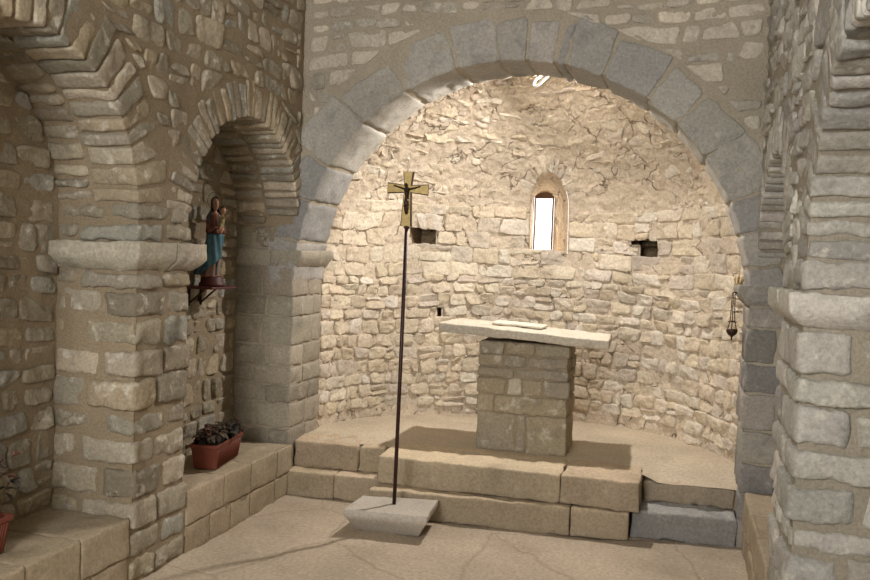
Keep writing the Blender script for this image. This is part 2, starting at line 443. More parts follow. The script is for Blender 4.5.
# ------------------------------------------------------------------ side walls
def side_wall(name, X0, s, A1, A2, pal, mort, zi, cornice, seed):
    """s=+1: left wall facing +X"""
    rng.seed(seed)
    mb = MB()
    S = S_X(X0, s)
    XB = X0 - s * .44
    yN1, yF1 = A1.c - A1.hw, A1.c + A1.hw
    yN2, yF2 = A2.c - A2.hw, YA
    holes = [A1.sd(), A2.sd()]
    grid(mb, S, -1.5, YA + .02, 0, 3.42, .03, holes, (), amp=.004, col=mort, mi=1)
    # recess backs, jambs, soffits, sills
    SB = S_X(XB, s)
    for A, y0, y1 in ((A1, yN1, yF1), (A2, yN2, yF2)):
        grid(mb, SB, y0 - .05, y1 + .05, BZ - .03, A.cz + A.rise + .05, .03, (), (), amp=.008, col=mort, mi=1)
        grid(mb, S_soffX(A, X0, s), 0, .46, -PI/2, PI/2, .035, (), (), amp=.004, col=mort, mi=1)
        for yy, sg in ((y0, 1), (y1, -1)):
            if A is A2 and sg == -1: continue
            SJ = (lambda yy, sg: lambda u, v, w: bst([X0 - s * u, yy + sg * w, v]))(yy, sg)
            grid(mb, SJ, 0, .46, BZ - .03, A.cz, .03, (), (), amp=.004, col=mort, mi=1)
    sk = dict(r=.009, rc=.030, res=.015, amp=.0065, tilt=.018)
    # courses on the wall face, clear of the rings and of the piers' own quoins
    ringw = .235
    f1, f2 = A1.sd(ringw + .01), A2.sd(.20)
    def free(P):
        d = np.minimum(f1(P), f2(P))
        low = P[:, 2] < zi + .02
        dp = np.where(low & (P[:, 1] > yN1 - .02), -1, 1)
        return np.minimum(np.minimum(d, dp), P[:, 2] - BZ - .02)
    fill_rows(mb, S, .9, YA - .01, BZ, 3.4, (.09, .14), (.10, .26), free, joint=.022, prot=(.005, .017), pal=pal, skip=.02,
              split=.15, jit=.017, wave=.012, small=.12, **sk)
    # rings
    ring(mb, S_arcX(A1, X0, s), A1.hw, -1.5, 1.52, (.065, .10), (.20, .25), .24, (.002, .014), pal, 0, joint=.014, r=.010, rc=.016, res=.018, amp=.006, tilt=.01)
    ring(mb, S_arcX(A1, X0, s), A1.hw, -1.5, 1.52, (.06, .12), (.05, .08), .45, (-.27, -.25), pal, 0, joint=.02, r=.012, rc=.02, res=.025, amp=.010, tilt=.02)
    ring(mb, S_arcX(A2, X0, s), A2.hw, -1.5, 1.40, (.045, .075), (.16, .21), .22, (.002, .014), pal, 0, joint=.012, r=.009, rc=.013, res=.018, amp=.005, tilt=.01)
    ring(mb, S_arcX(A2, X0, s), A2.hw, -1.5, 1.5, (.05, .09), (.05, .08), .45, (-.25, -.23), pal, 0, joint=.018, r=.012, rc=.018, res=.025, amp=.008, tilt=.02)
    # piers: rows of quoins, shared by the nave face and the jambs
    def pier(ya, yb, z0, z1, hr, near=True, far=True, top=False):
        z = z0
        k = 0
        W = yb - ya
        while z < z1 - .03:
            h = rng.uniform(*hr)
            if z + h > z1 - .06: h = z1 - z
            g = rng.uniform(.007, .014)
            la = rng.uniform(.5, .64) * W if k % 2 else rng.uniform(.34, .5) * W
            da = (rng.uniform(.14, .2) if k % 2 else rng.uniform(.24, .34))
            db = (rng.uniform(.24, .34) if k % 2 else rng.uniform(.14, .2))
            p = rng.uniform(.011, .024)
            def bx(u0_, u1_, y0_, y1_, pr=p):
                x0, x1 = sorted((X0 - s * u0_, X0 - s * u1_))
                J = lambda: rng.uniform(-.012, .012)
                q = ((x0, y0_ + J()), (x1, y0_ + J()), (x1, y1_ + J()), (x0, y1_ + J()))
                stone(mb, box_S(), q, z + g + J()*.5, z + h - g + J()*.5, r=.018, rc=.03, res=.016, amp=.008, tilt=.012, col=pick(pal), mi=0)
            if near: bx(-p, da, ya - p, ya + la - g)
            else: bx(-p, .08, ya, ya + la - g)
            if far: bx(-p * .8, db, ya + la + g, yb + p)
            else: bx(-p * .8, .08, ya + la + g, yb)
            if near: bx(da + g * 2, .45, ya - p * .6, ya + .12)
            if far: bx(db + g * 2, .45, yb - .12, yb + p * .6)
            z += h; k += 1
    pier(yF1, yN2, .0 if s < 0 else 0.0, cornice[0], (.105, .165))
    pier(yF1 , yN2, cornice[1], A1.cz + .05, (.09, .12))
    pier(.9, yN1, .0, zi, (.11, .16), near=False)
    # upper courses inside the recesses: back walls
    for A, y0, y1, fr in ((A1, yN1, yF1, 1), (A2, yN2, yF2, 1)):
        fill_rows(mb, SB, y0, y1, BZ, A.cz + A.rise, (.09, .15), (.10, .24), lambda P, A=A: A.sd(-.01)(P) * -1, joint=.024,
                  prot=(.004, .022), pal=pal, jit=.012, wave=.01, **sk)
    return mb

CORN_L, CORN_R = (1.485, 1.62), (1.405, 1.525)
mbL = side_wall('wall_left', XL, 1, A1L, A2L, NAVE, MORT, 1.62, CORN_L, 11)
mbR = side_wall('wall_right', XR, -1, A1R, A2R, NAVE_R, MORT_R, 1.53, CORN_R, 23)
wl = tag(mbL.obj('wall_left', [M_STONE, M_MORTAR]), kind='structure')
wr = tag(mbR.obj('wall_right', [M_STONE, M_MORTAR]), kind='structure')

# cornice blocks on the piers (chamfered below)
def cornice(name, X0, s, y0, y1, z0, z1, pal, proj=.055, lab=None):
    mb = MB()
    ov = proj
    xa, xb = X0 + s * ov, X0 - s * .45
    lo, hi = min(xa, xb), max(xa, xb)
    def S(u, v, w):                    # w 0..1 height: underside tapers inwards
        t = np.clip((w - z0) / (z1 - z0), 0, 1)
        k = np.clip(t / .42, 0, 1) ** .8
        inset = ov * (1 - k) * 1.0
        yy = v + np.where(v < (y0+y1)/2, inset, -inset) * np.clip(np.abs(v - (y0+y1)/2) * 8, 0, 1)
        xx = u - s * inset * np.clip((s * (u - X0) + .30) / .24, 0, 1)
        return bst([xx, yy, w])
    cut = y0 + (y1 - y0) * .52
    for a, b in ((y0, cut - .002), (cut + .002, y1)):
        stone(mb, S, ((lo, a), (hi, a), (hi, b), (lo, b)), z0, z1, r=.007, rc=.012, res=.014, amp=.006, col=pick(pal, .06), mi=0)
    o = mb.obj(name, [M_STONE]); tag(o, kind='structure'); return o
rng.seed(5)
cornice('trim_1', XL, 1, 3.345, 3.93, *CORN_L, ((172,164,146),))
cornice('trim_2', XR, -1, 3.115, 3.86, *CORN_R, ((186,180,168),))

# ------------------------------------------------------------------ chancel arch wall
rng.seed(31)
mb = MB()
SF = S_Y(YA)
grid(mb, SF, -2.90, .92, -.02, 3.45, .03, [ACH.sd()], (), amp=.004, col=MORT_F, mi=1)
grid(mb, S_Y(YB, 1), -2.90, .92, -.02, 3.45, .06, [ACH.sd()], (), amp=.003, col=APM, mi=1)
sof = lambda u, v, w: bst([CX + (RA - w) * np.sin(v), YA + u, CZ + (RA - w) * np.cos(v)])
grid(mb, sof, 0, YB - YA, -PI/2, PI/2, .03, (), (), amp=.002, col=MORT_F, mi=1)
for sg in (-1, 1):
    SJ = lambda u, v, w, sg=sg: bst([CX + sg * (RA - w), YA + u, v])
    grid(mb, SJ, 0, YB - YA, -.02, CZ, .03, (), (), amp=.003, col=MORT_F, mi=1)
# big dressed voussoirs; joint angles read from the arch
ang = [math.degrees(math.atan2(x - CX, z - CZ)) for x, z in ()] 
cut_deg = [-90, -79, -68, -57.5, -42.8, -28.8, -14.4, -3.8, 3.3, 10.3, 12.8, 22.6, 34.5, 43.5, 54, 66, 74, 82, 90]
for i in range(len(cut_deg) - 1):
    a, b = math.radians(cut_deg[i]) + .004, math.radians(cut_deg[i+1]) - .004
    ln = rng.uniform(.205, .275)
    if abs(cut_deg[i]) > 64 and cut_deg[i] < 0 or cut_deg[i] > 60: ln = .20
    J = lambda k=.006: rng.uniform(-k, k)
    c = pick(ASH, .10)
    if cut_deg[i] in (10.3,): c = pick(ASH, .1)
    stone(mb, S_arcY(ACH, YA), ((a, J()-.011), (b, J()-.011), (b + J(.014), ln + J(.03)), (a + J(.014), ln + J(.03))), -(YB - YA) - .005, rng.uniform(.008, .015),
          r=.009, rc=.024, res=.016, amp=.007, tilt=.008, col=c, mi=2, scale_u=RA * 1.1)
# courses above
f_ring = ACH.sd(.275)
def free(P):
    return np.minimum(f_ring(P), np.minimum(P[:, 0] - XL - .03, XR - .02 - P[:, 0]))
fill_rows(mb, SF, XL, XR, 1.5, 3.42, (.08, .12), (.10, .28), free, joint=.030, prot=(.007, .014), pal=NAVE_F, skip=.06, split=.05,
          jit=.015, wave=.016, small=.18, r=.007, rc=.022, res=.014, amp=.0065, tilt=.012)
# jamb quoins, both sides, below and above the imposts
def jamb(x_in, x_out, z0, z1, hr, pal, sg):
    z = z0; k = 0
    while z < z1 - .04:
        h = rng.uniform(*hr)
        if z + h > z1 - .08: h = z1 - z
        L_ = rng.uniform(.20, .27) if k % 2 else rng.uniform(.13, .19)
        g = .005
        def bx(xa, xb, ya, yb):
            x0, x1 = sorted((xa, xb)); J = lambda: rng.uniform(-.004, .004)
            stone(mb, box_S(), ((x0 + J(), ya + J()), (x1 + J(), ya + J()), (x1 + J(), yb + J()), (x0 + J(), yb + J())), z + g, z + h - g,
                  r=.010, rc=.014, res=.02, amp=.0055, col=pick(pal, .1), mi=2)
        p = rng.uniform(.007, .014)
        D1 = rng.uniform(.16, .32)
        bx(x_in - sg * p, x_in + sg * L_, YA - p, YA + D1)
        bx(x_in - sg * p * .7, x_in + sg * .15, YA + D1 + .006, YB)
        bx(x_in + sg * (L_ + .008), x_out, YA - p * .7, YA + .1)
        z += h; k += 1
jamb(CX - RA, -2.88, -.02, 1.495, (.12, .20), ((150,142,126), (142,134,118), (158,148,132)), -1)
jamb(CX + RA, .90, -.02, 1.385, (.14, .22), ((140,136,130), (128,124,118), (150,144,134), (120,118,114)), 1)
# recess cheeks above the imposts
for (a, b, z0) in ((-2.88, -2.56, 1.62), (.54, .90, 1.52)):
    fill_rows(mb, SF, a, b, z0, 2.45, (.10, .16), (.16, .3), lambda P: P[:, 0] * 0 + 1, joint=.014, prot=(.004, .012),
              pal=NAVE, r=.012, rc=.02, res=.018, amp=.007, tilt=.012)
wa = tag(mb.obj('wall_chancel', [M_STONE, M_MORTAR, M_ASHLAR]), kind='structure')

def impost(name, x_in, x_out, z0, z1, sg, pal):
    mb = MB(); pj = .065
    def S(u, v, w):
        t = np.clip((w - z0) / (z1 - z0), 0, 1)
        ins = pj * .75 * (1 - np.clip(t / .6, 0, 1))
        near_in = np.clip((np.abs(u - (x_in)) < .09).astype(float), 0, 1)
        return bst([u + sg * ins * near_in, v + np.where(v < YA + .05, ins * .25, 0), w])
    a, b = x_in - sg * pj, x_in + sg * .16
    x0, x1 = sorted((a, b))
    stone(mb, S, ((x0, YA - .018), (x1, YA - .018), (x1, YB + .05), (x0, YB + .05)), z0, z1, r=.008, rc=.01, res=.016, amp=.004, col=pick(pal, .04), mi=0)
    c, d = sorted((x_in + sg * .165, x_out))
    stone(mb, box_S(), ((c, YA - .016), (d, YA - .016), (d, YA + .1), (c, YA + .1)), z0, z1, r=.008, rc=.01, res=.02, amp=.004, col=pick(pal, .04), mi=0)
    return tag(mb.obj(name, [M_ASHLAR]), kind='structure')
impost('trim_3', CX - RA, -2.87, 1.50, 1.612, -1, ((158,150,134),))
impost('trim_4', CX + RA, .88, 1.39, 1.502, 1, ((148,142,132),))

# ------------------------------------------------------------------ apse
rng.seed(47)
mb = MB()
UA = 1.40
def S_apse(u, v, w):
    ph = u / UA
    v = np.asarray(v, float)
    psi = np.clip((v - ZS) / 1.38, 0, PI / 2)
    c = np.cos(psi)
    up = v > ZS
    x = AX + (AA * np.where(up, c, 1) - w * c) * np.sin(ph)
    y = AY + (AB * np.where(up, c, 1) - w * c) * np.cos(ph)
    z = np.where(up, ZS + RZ * np.sin(psi), v) - w * np.sin(psi)
    return bst([x, y, z])
def apse_y(x, z):
    k = 1.0 if z <= ZS else math.sqrt(max(0, 1 - ((z - ZS) / RZ) ** 2))
    return AY + AB * k * math.sqrt(max(0, 1 - ((x - AX) / (AA * k)) ** 2))
WX, WH, WZ0, WZ1 = -1.02, .152, 1.665, 2.30
def sd_win(P):
    x, z = P[:, 0] - WX, P[:, 2]
    sp = WZ1 - .25
    # pointed head: two arcs
    hw = np.where(z < sp, WH, WH * np.sqrt(np.clip(1 - ((z - sp) / (WZ1 - sp)) ** 1.7, 0, 1)))
    d = np.maximum(np.abs(x) - hw, np.maximum(z - WZ1, WZ0 - z))
    return np.where(P[:, 1] > 6.0, d, 1)
PUT = [(-2.055, -1.885, 1.70, 1.83, 0), (-.30, -.17, 1.65, 1.775, 0), (-.375, -.17, 1.755, 1.80, 0), (-1.86,-1.82,1.10,1.19,0)]
def sd_put(P):
    o = np.full(len(P), 9.)
    for x0, x1, z0, z1, _ in PUT:
        o = np.minimum(o, np.maximum(np.abs(P[:, 0] - (x0+x1)/2) - (x1-x0)/2, np.abs(P[:, 2] - (z0+z1)/2) - (z1-z0)/2))
    return o
grid(mb, S_apse, -2.04, 2.04, FZ - .05, ZS, .018, [sd_win], [sd_put], amp=.010, col=APM, mi=1, freq=16)
grid(mb, S_apse, -2.04, 2.04, ZS, ZS + 2.13, .016, [sd_win], [sd_put], amp=.013, col=APM, mi=1, freq=27)
free = lambda P: np.minimum(sd_win(P) - .015, sd_put(P) - .004)
uf = lambda v: 1.0 if v < ZS else max(.12, math.cos((v - ZS) / 1.38))
ak = dict(ufac=uf, mi=0, pal=APS)
fill_rows(mb, S_apse, -2.02, 2.02, .42, 1.45, (.075, .118), (.085, .20), free, joint=.010, prot=(.010, .030), depth=.04, r=.009, rc=.028, res=.013,
          amp=.0085, tilt=.024, split=.14, jit=.015, wave=.016, skip=.03, dv=.07, **ak)
fill_rows(mb, S_apse, -2.02, 2.02, 1.45, 2.02, (.09, .135), (.11, .27), free, joint=.008, prot=(.006, .022), depth=.04, r=.008, rc=.020, res=.013,
          amp=.008, tilt=.02, split=.1, jit=.014, wave=.014, skip=.08, dv=.07, **ak)
# low rough strip at the foot
fill_rows(mb, S_apse, -2.02, 2.02, FZ, .42, (.08, .081), (.10, .22), free, joint=.02, prot=(-.004, .010), depth=.04, r=.012, rc=.02, res=.016,
          amp=.009, tilt=.02, split=0, jit=.012, skip=.45, **ak)
# radial slips of stone over the window head
def S_head(u, v, w):
    x = WX + (WH * 1.0 + v) * np.sin(u); z = WZ1 - .23 + (.23 + v) * np.cos(u)
    k = np.sqrt(np.clip(1 - ((z - ZS) / RZ) ** 2, 0.01, 1)); k = np.where(z < ZS, 1, k)
    y = AY + AB * k * np.sqrt(np.clip(1 - ((x - AX) / (AA * k)) ** 2, 0.01, 1))
    return bst([x, y - w, z])
ring(mb, S_head, .2, -1.25, 1.25, (.04, .065), (.10, .15),   .04, (.003, .015), APS, 0, joint=.010, r=.008, rc=.012, res=.012, amp=.009, tilt=.02)
# rough rubble of the conch: thin slips half buried in plaster
hd = lambda P: np.hypot((P[:, 0] - WX) / (WH + .17), (P[:, 2] - (WZ1 - .23)) / .40) - 1
free2 = lambda P: np.minimum(free(P), hd(P))
fill_rows(mb, S_apse, -2.02, 2.02, 2.02, 3.55, (.05, .11), (.08, .26), free2, joint=.010, prot=(-.006, .008), depth=.03, r=.008, rc=.016, res=.014,
          amp=.013, tilt=.03, split=.0, jit=.018, wave=.03, skip=.25, small=.3, dv=.05, **ak)
# dark voids behind the putlog holes
for x0, x1, z0, z1, _ in PUT:
    yc = min(apse_y(x0, (z0+z1)/2), apse_y(x1, (z0+z1)/2))
    Y0, Y1 = yc - .0, yc + .34
    ya0, ya1 = apse_y(x0, z0) - .003, apse_y(x1, z0) - .003
    x0, x1, z0, z1 = x0 - .012, x1 + .012, z0 - .012, z1 + .012
    V = [(x0, ya0, z0), (x1, ya1, z0), (x1, ya1, z1), (x0, ya0, z1), (x0, Y1, z0), (x1, Y1, z0), (x1, Y1, z1), (x0, Y1, z1)]
    mb.add(V, [(0,1,5,4), (2,3,7,6), (0,4,7,3), (1,2,6,5), (4,5,6,7)], lin((150,128,100)), 1, False)
# window splay
IX0, IX1, IZ0, IZ1, IY = -1.168, -1.038, 1.69, 2.115, 7.02
outer = []; inner = []
N = 14
for t in range(N + 1): outer.append((WX - WH, WZ0 + (WZ1 - .25 - WZ0) * t / N)); inner.append((IX0 - .02, IZ0 - .01 + (IZ1 - IZ0 + .02) * t / N))
for t in range(1, 2 * N):
    a = -PI/2 + PI * t / (2 * N); k = math.sin(a)
    zz = max(0, 1 - abs(k) ** 2.0)
    outer.append((WX + WH * k, WZ1 - .25 + .25 * zz ** (1/1.7)))
    inner.append(((IX0 + IX1) / 2 + ((IX1 - IX0) / 2 + .02) * k, IZ1 + .01 + .035 * (1 - k * k)))
for t in range(N, -1, -1): outer.append((WX + WH, WZ0 + (WZ1 - .25 - WZ0) * t / N)); inner.append((IX1 + .02, IZ0 - .01 + (IZ1 - IZ0 + .02) * t / N))
for t in range(1, 8): outer.append((WX + WH - 2 * WH * t / 8, WZ0)); inner.append((IX1 + .02 - (IX1 - IX0 + .04) * t / 8, IZ0 - .01))
n = len(outer); K = 10; V = []
for j in range(K + 1):
    t = j / K
    for i in range(n):
        ox, oz = outer[i]; oy = apse_y(ox, oz) - .012
        ix, iz = inner[i]
        V.append((ox + (ix - ox) * t, oy + (IY - oy) * t, oz + (iz - oz) * t))
V = np.array(V); V[n:-n] += bst([fbm(V[n:-n] * 12 + o, 3) for o in (0, 40, 80)]) * .006
Q = [(j*n + i, j*n + (i+1) % n, (j+1)*n + (i+1) % n, (j+1)*n + i) for j in range(K) for i in range(n)]
mb.add(V, Q, lin((198,176,146)), 1)
ap = tag(mb.obj('wall_apse', [M_APSE, M_APSEM]), kind='structure')

# window: slit with timber surround and a glowing pane
M_WOOD = plain('old_timber', (96,66,40), .7, var=.25, scale=14, bump=.3)
M_SKY = plain('daylit_pane', (250,250,250), .5, var=.0, bump=0, emit=9.0)
we = empty('window_1', ((IX0+IX1)/2, IY, IZ0)); tag(we, kind='structure')
def rel(o, par):
    o.parent = par; o.matrix_parent_inverse = par.matrix_world.inverted()
mb = MB()
for lo, hi in (((IX0-.012, IY-.02, IZ0-.03), (IX0, IY+.03, IZ1+.05)), ((IX1, IY-.02, IZ0-.03), (IX1+.012, IY+.03, IZ1+.05)),
               ((IX0-.012, IY-.02, IZ0-.03), (IX1+.012, IY+.03, IZ0)), ((IX0-.012, IY-.02, IZ1), (IX1+.012, IY+.03, IZ1+.06))):
    block(mb, lo, hi, r=.004, res=.03, amp=.0015, col=lin((96,66,40)))
rel(mb.obj('window_frame', M_WOOD), we)
mb = MB(); mb.add([(IX0-.01, IY+.015, IZ0-.01), (IX1+.01, IY+.015, IZ0-.01), (IX1+.01, IY+.015, IZ1+.01), (IX0-.01, IY+.015, IZ1+.01),
                   (IX0-.01, IY+.022, IZ0-.01), (IX1+.01, IY+.022, IZ0-.01), (IX1+.01, IY+.022, IZ1+.01), (IX0-.01, IY+.022, IZ1+.01)],
                  [(0,1,2,3), (7,6,5,4), (0,4,5,1), (2,6,7,3), (1,5,6,2), (0,3,7,4)], (1,1,1), 0, False)
rel(mb.obj('pane', M_SKY), we)

# ------------------------------------------------------------------ floors, ceiling, back wall
rng.seed(53)
SZ = lambda u, v, w: bst([u, v, w])
mb = MB()
grid(mb, SZ, -3.0, 1.0, -1.5, 5.45, .04, (), (), amp=.007, col=lin((172,157,137)), mi=0, freq=5)
tag(mb.obj('floor', [M_PAVE]), kind='structure')
mb = MB()
SP = lambda u, v, w: bst([u, v, FZ + w - .045 * np.clip((u + .2) * 8, 0, 1) * np.clip((5.75 - v) * 2.2, 0, 1)])
grid(mb, SP, -2.6, .56, 5.26, 6.95, .03, (), (), amp=.006, col=lin((192,178,156)), mi=0, freq=7)
block(mb, (-2.45, 5.34, -.01), (.40, 5.9, .27), r=.004, res=.08, amp=.001, col=lin((170,150,124)))
tag(mb.obj('floor_apse', [M_FLOOR]), kind='structure')
mb = MB()
SV = lambda u, v, w: bst([-1.0 + (1.6 - w) * np.sin(v), u, 3.36 + (1.3 - w) * np.cos(v)])
grid(mb, SV, -1.5, 5.2, -PI/2, PI/2, .12, (), (), amp=.01, col=MORT_F, mi=0)
tag(mb.obj('ceiling', [M_MORTAR]), kind='structure')

# ------------------------------------------------------------------ benches
def bench(name, X0, s, y0, y1, lab):
    t = empty(name, (X0, (y0+y1)/2, 0)); tag(t, lab, 'bench')
    mb = MB(); y = y0
    pal = ((158,143,119), (154,138,114), (162,147,124))
    while y < y1 - .02:
        L_ = rng.uniform(.30, .42)
        if y + L_ > y1 - .12: L_ = y1 - y
        a, b = sorted((X0 + s * .012, X0 - s * .45))
        stone(mb, box_S(), ((a, y + .002), (b, y + .002), (b, y + L_ - .002), (a, y + L_ - .002)), .15, BZ + rng.uniform(-.003, .004), r=.014, rc=.012,
              res=.022, amp=.004, col=pick(pal, .05)); y += L_
    rel(mb.obj('seat_slab', M_STEP), t)
    mb = MB(); y = y0
    a, b = sorted((X0 - s * .012, X0 - s * .45))
    mb_lo = (min(a, b), y0, -.01); block(mb, mb_lo, (max(a, b), y1, .16), r=.004, res=.05, amp=.002, col=lin((150,132,106)))
    while y < y1 - .02:
        L_ = rng.uniform(.16, .34)
        if y + L_ > y1 - .1: L_ = y1 - y
        a, b = sorted((X0 + s * rng.uniform(.004, .014), X0 - s * .10))
        stone(mb, box_S(), ((a, y + .003), (b, y + .003), (b, y + L_ - .003), (a, y + L_ - .003)), -.01, .145, r=.012, rc=.012,
              res=.022, amp=.005, col=pick(pal, .07)); y += L_
    rel(mb.obj('bench_base', M_STEP), t)
bench('stone_bench', XL, 1, 3.86, 5.11, 'low stone ledge along the left wall that carries the red-brown planter near the steps')
bench('stone_bench', XL, 1, 2.05, 3.39, 'low stone ledge at the bottom left corner, in the nearest left recess')
bench('stone_bench', XR, -1, 3.86, 5.11, 'low stone ledge at the foot of the right wall in the far narrow recess')

# ------------------------------------------------------------------ altar steps
rng.seed(61)
def step(lo, hi, lab, pal, y_l=None, y_r=None, cuts=(), r=.014, amp=.005, zt=(0,0)):
    mb = MB()
    xs = [lo[0]] + list(cuts) + [hi[0]]
    yl, yr = (y_l or lo[1]), (y_r or lo[1])
    for i in range(len(xs) - 1):
        a, b = xs[i], xs[i+1]
        f = lambda x: yl + (yr - yl) * (x - lo[0]) / (hi[0] - lo[0])
        S = box_S()
        g = .0015
        stone(mb, S, ((a + g, f(a)), (b - g, f(b)), (b - g, hi[1]), (a + g, hi[1])), lo[2], hi[2], r=r, rc=.012, res=.016, amp=amp, col=pick(pal, .04))
    for V_, c_ in zip(mb.v, mb.c):       # lit treads, shaded risers painted into the tint, with some wear and stains
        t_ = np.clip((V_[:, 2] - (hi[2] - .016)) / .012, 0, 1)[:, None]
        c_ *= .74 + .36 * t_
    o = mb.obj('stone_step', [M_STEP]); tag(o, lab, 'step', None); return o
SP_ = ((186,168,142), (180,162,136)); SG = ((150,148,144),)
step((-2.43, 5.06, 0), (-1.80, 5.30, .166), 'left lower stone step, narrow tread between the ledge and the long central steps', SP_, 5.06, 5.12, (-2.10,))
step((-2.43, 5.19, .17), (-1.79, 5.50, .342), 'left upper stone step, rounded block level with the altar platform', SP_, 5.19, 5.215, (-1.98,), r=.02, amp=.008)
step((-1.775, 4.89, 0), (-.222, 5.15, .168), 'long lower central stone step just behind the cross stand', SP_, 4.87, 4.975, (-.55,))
step((-1.765, 4.985, .171), (-.162, 5.42, .348), 'long upper central stone step with worn tread, tinted pale as lamp-lit, in front of the altar', SP_, 4.985, 4.99, (-.62,), r=.016, amp=.006)
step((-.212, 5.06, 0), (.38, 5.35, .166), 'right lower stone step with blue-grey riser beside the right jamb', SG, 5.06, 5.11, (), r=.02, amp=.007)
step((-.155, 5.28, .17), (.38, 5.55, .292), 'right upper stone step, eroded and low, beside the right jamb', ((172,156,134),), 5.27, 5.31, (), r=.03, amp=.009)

# ------------------------------------------------------------------ altar
rng.seed(71)
AXC, AYC = -.945, 5.66
alt = empty('stone_altar', (AXC, AYC, FZ)); tag(alt, 'stone altar, masonry block carrying a long thin slab, on the apse platform', 'altar')
mb = MB()
bx0, bx1, by0, by1, bz0, bz1 = -1.262, -.655, 5.48, 5.86, FZ - .005, 1.06
block(mb, (bx0+.012, by0+.012, bz0), (bx1-.012, by1-.012, bz1), r=.006, res=.04, amp=.002, col=lin((150,134,110)), mi=1)
rows = [(.00,.255,(.45,.56)), (.255,.375,(.2,)), (.375,.49,(.33,.5,.72)), (.49,.56,(.42,)), (.56,.64,(.28,.55)), (.64,.725,(.3,.62))]
PALA = ((158,147,126), (152,142,123), (162,149,124))
for k, (z0, z1, cuts) in enumerate(rows):
    xs = [0] + list(cuts) + [1]
    for i in range(len(xs)-1):
        a = bx0 + (bx1-bx0) * xs[i]; b = bx0 + (bx1-bx0) * xs[i+1]
        for side in (0, 1):
            J = lambda: rng.uniform(-.005, .005)
            ya, yb = (by0 + J(), by0 + .15) if side == 0 else (by1 - .15, by1 + J())
            e0 = J() if i == 0 else 0; e1 = J() if i == len(xs)-2 else 0
            c = pick(PALA, .05)
            if k == 2 and i == 1: c = lin((190,180,160))
            stone(mb, box_S(), ((a + .004 + e0, ya), (b - .004 + e1, ya), (b - .004 + e1, yb), (a + .004 + e0, yb)), bz0 + z0 + .004, bz0 + z1 - .003,
                  r=.013, rc=.014, res=.016, amp=.006, col=c)
    for xa, xb in ((bx0, bx0 + .12), (bx1 - .12, bx1)):
        stone(mb, box_S(), ((xa, by0 + .158), (xb, by0 + .158), (xb, by1 - .158), (xa, by1 - .158)), bz0 + z0 + .004, bz0 + z1 - .003, r=.013, rc=.014,
              res=.02, amp=.006, col=pick(PALA, .08))
rel(mb.obj('altar_block', [M_STONE, M_MORTAR]), alt)
mb = MB()
tl = -.052
S = lambda u, v, w: bst([u, v, w + (u - AXC) * tl])
stone(mb, S, ((-1.512, 5.375), (-.405, 5.395), (-.43, 5.93), (-1.50, 5.90)), 1.086, 1.144, r=.006, rc=.012, res=.014, amp=.004, col=lin((192,182,164)))
rel(mb.obj('altar_slab', M_STEP), alt)
mb = MB()
stone(mb, S, ((-1.20, 5.60), (-.86, 5.62), (-.86, 5.85), (-1.21, 5.83)), 1.150, 1.166, r=.004, rc=.008, res=.02, amp=.002, col=lin((205,196,178)))
tag(mb.obj('flat_stone_tablet', M_STEP), 'thin pale stone tablet lying flat on the altar slab', 'tablet')

# ------------------------------------------------------------------ small mesh helpers for objects
def tube(mb, pts, rad, n=10, col=(.5,.5,.5), mi=0, closed=False):
    pts = [np.array(p, float) for p in pts]; m = len(pts)
    if not hasattr(rad, '__len__'): rad = [rad] * m
    V = []; up = np.array([0.13, 0.21, .97])
    for i, p in enumerate(pts):
        if closed: t = pts[(i+1) % m] - pts[i-1]
        else: t = pts[min(i+1, m-1)] - pts[max(i-1, 0)]
        t = t / (np.linalg.norm(t) + 1e-9)
        if abs(t @ up) > .95: up = np.array([1, .1, 0.])
        a = np.cross(t, up); a /= np.linalg.norm(a); b = np.cross(t, a)
        for k in range(n):
            th = 2 * PI * k / n; V.append(p + rad[i] * (math.cos(th) * a + math.sin(th) * b))
    Q = []
    for i in range(m if closed else m - 1):
        for k in range(n):
            j = (i+1) % m
            Q.append((i*n + k, i*n + (k+1) % n, j*n + (k+1) % n, j*n + k))
    if not closed:
        V.append(pts[0]); V.append(pts[-1]); c0, c1 = len(V)-2, len(V)-1
        for k in range(0, n, 2):
            Q.append((c0, (k+2) % n, (k+1) % n, k)); o = (m-1)*n
            Q.append((c1, o + k, o + (k+1) % n, o + (k+2) % n))
    mb.add(V, Q, col, mi)
def lathe(mb, prof, cen, n=20, col=(.5,.5,.5), mi=0, sx=1, sy=1, off=None, fold=None):
    V = []; cx, cy, cz = cen
    for i, (r, z) in enumerate(prof):
        ox, oy = off[i] if off else (0, 0)
        for k in range(n):
            th = 2 * PI * k / n; rr = r * (fold(th, z) if fold else 1)
            V.append((cx + ox + rr * math.cos(th) * sx, cy + oy + rr * math.sin(th) * sy, cz + z))
    m = len(prof)
    Q = [(i*n + k, i*n + (k+1) % n, (i+1)*n + (k+1) % n, (i+1)*n + k) for i in range(m-1) for k in range(n)]
    for e, i in ((0, 0), (1, m-1)):
        ox, oy = off[i] if off else (0, 0)
        V.append((cx + ox, cy + oy, cz + prof[i][1])); c = len(V) - 1
        for k in range(0, n, 2):
            q = (c, i*n + (k+2) % n, i*n + (k+1) % n, i*n + k)
            Q.append(q if e == 0 else q[::-1])
    mb.add(V, Q, col, mi)
def ball(mb, c, r, n=16, m=10, col=(.5,.5,.5), mi=0, s=(1,1,1)):
    prof = [(r * math.sin(PI * (i+.001) / m), -r * math.cos(PI * i / m) * s[2]) for i in range(m+1)]
    lathe(mb, prof, c, n, col, mi, s[0], s[1])

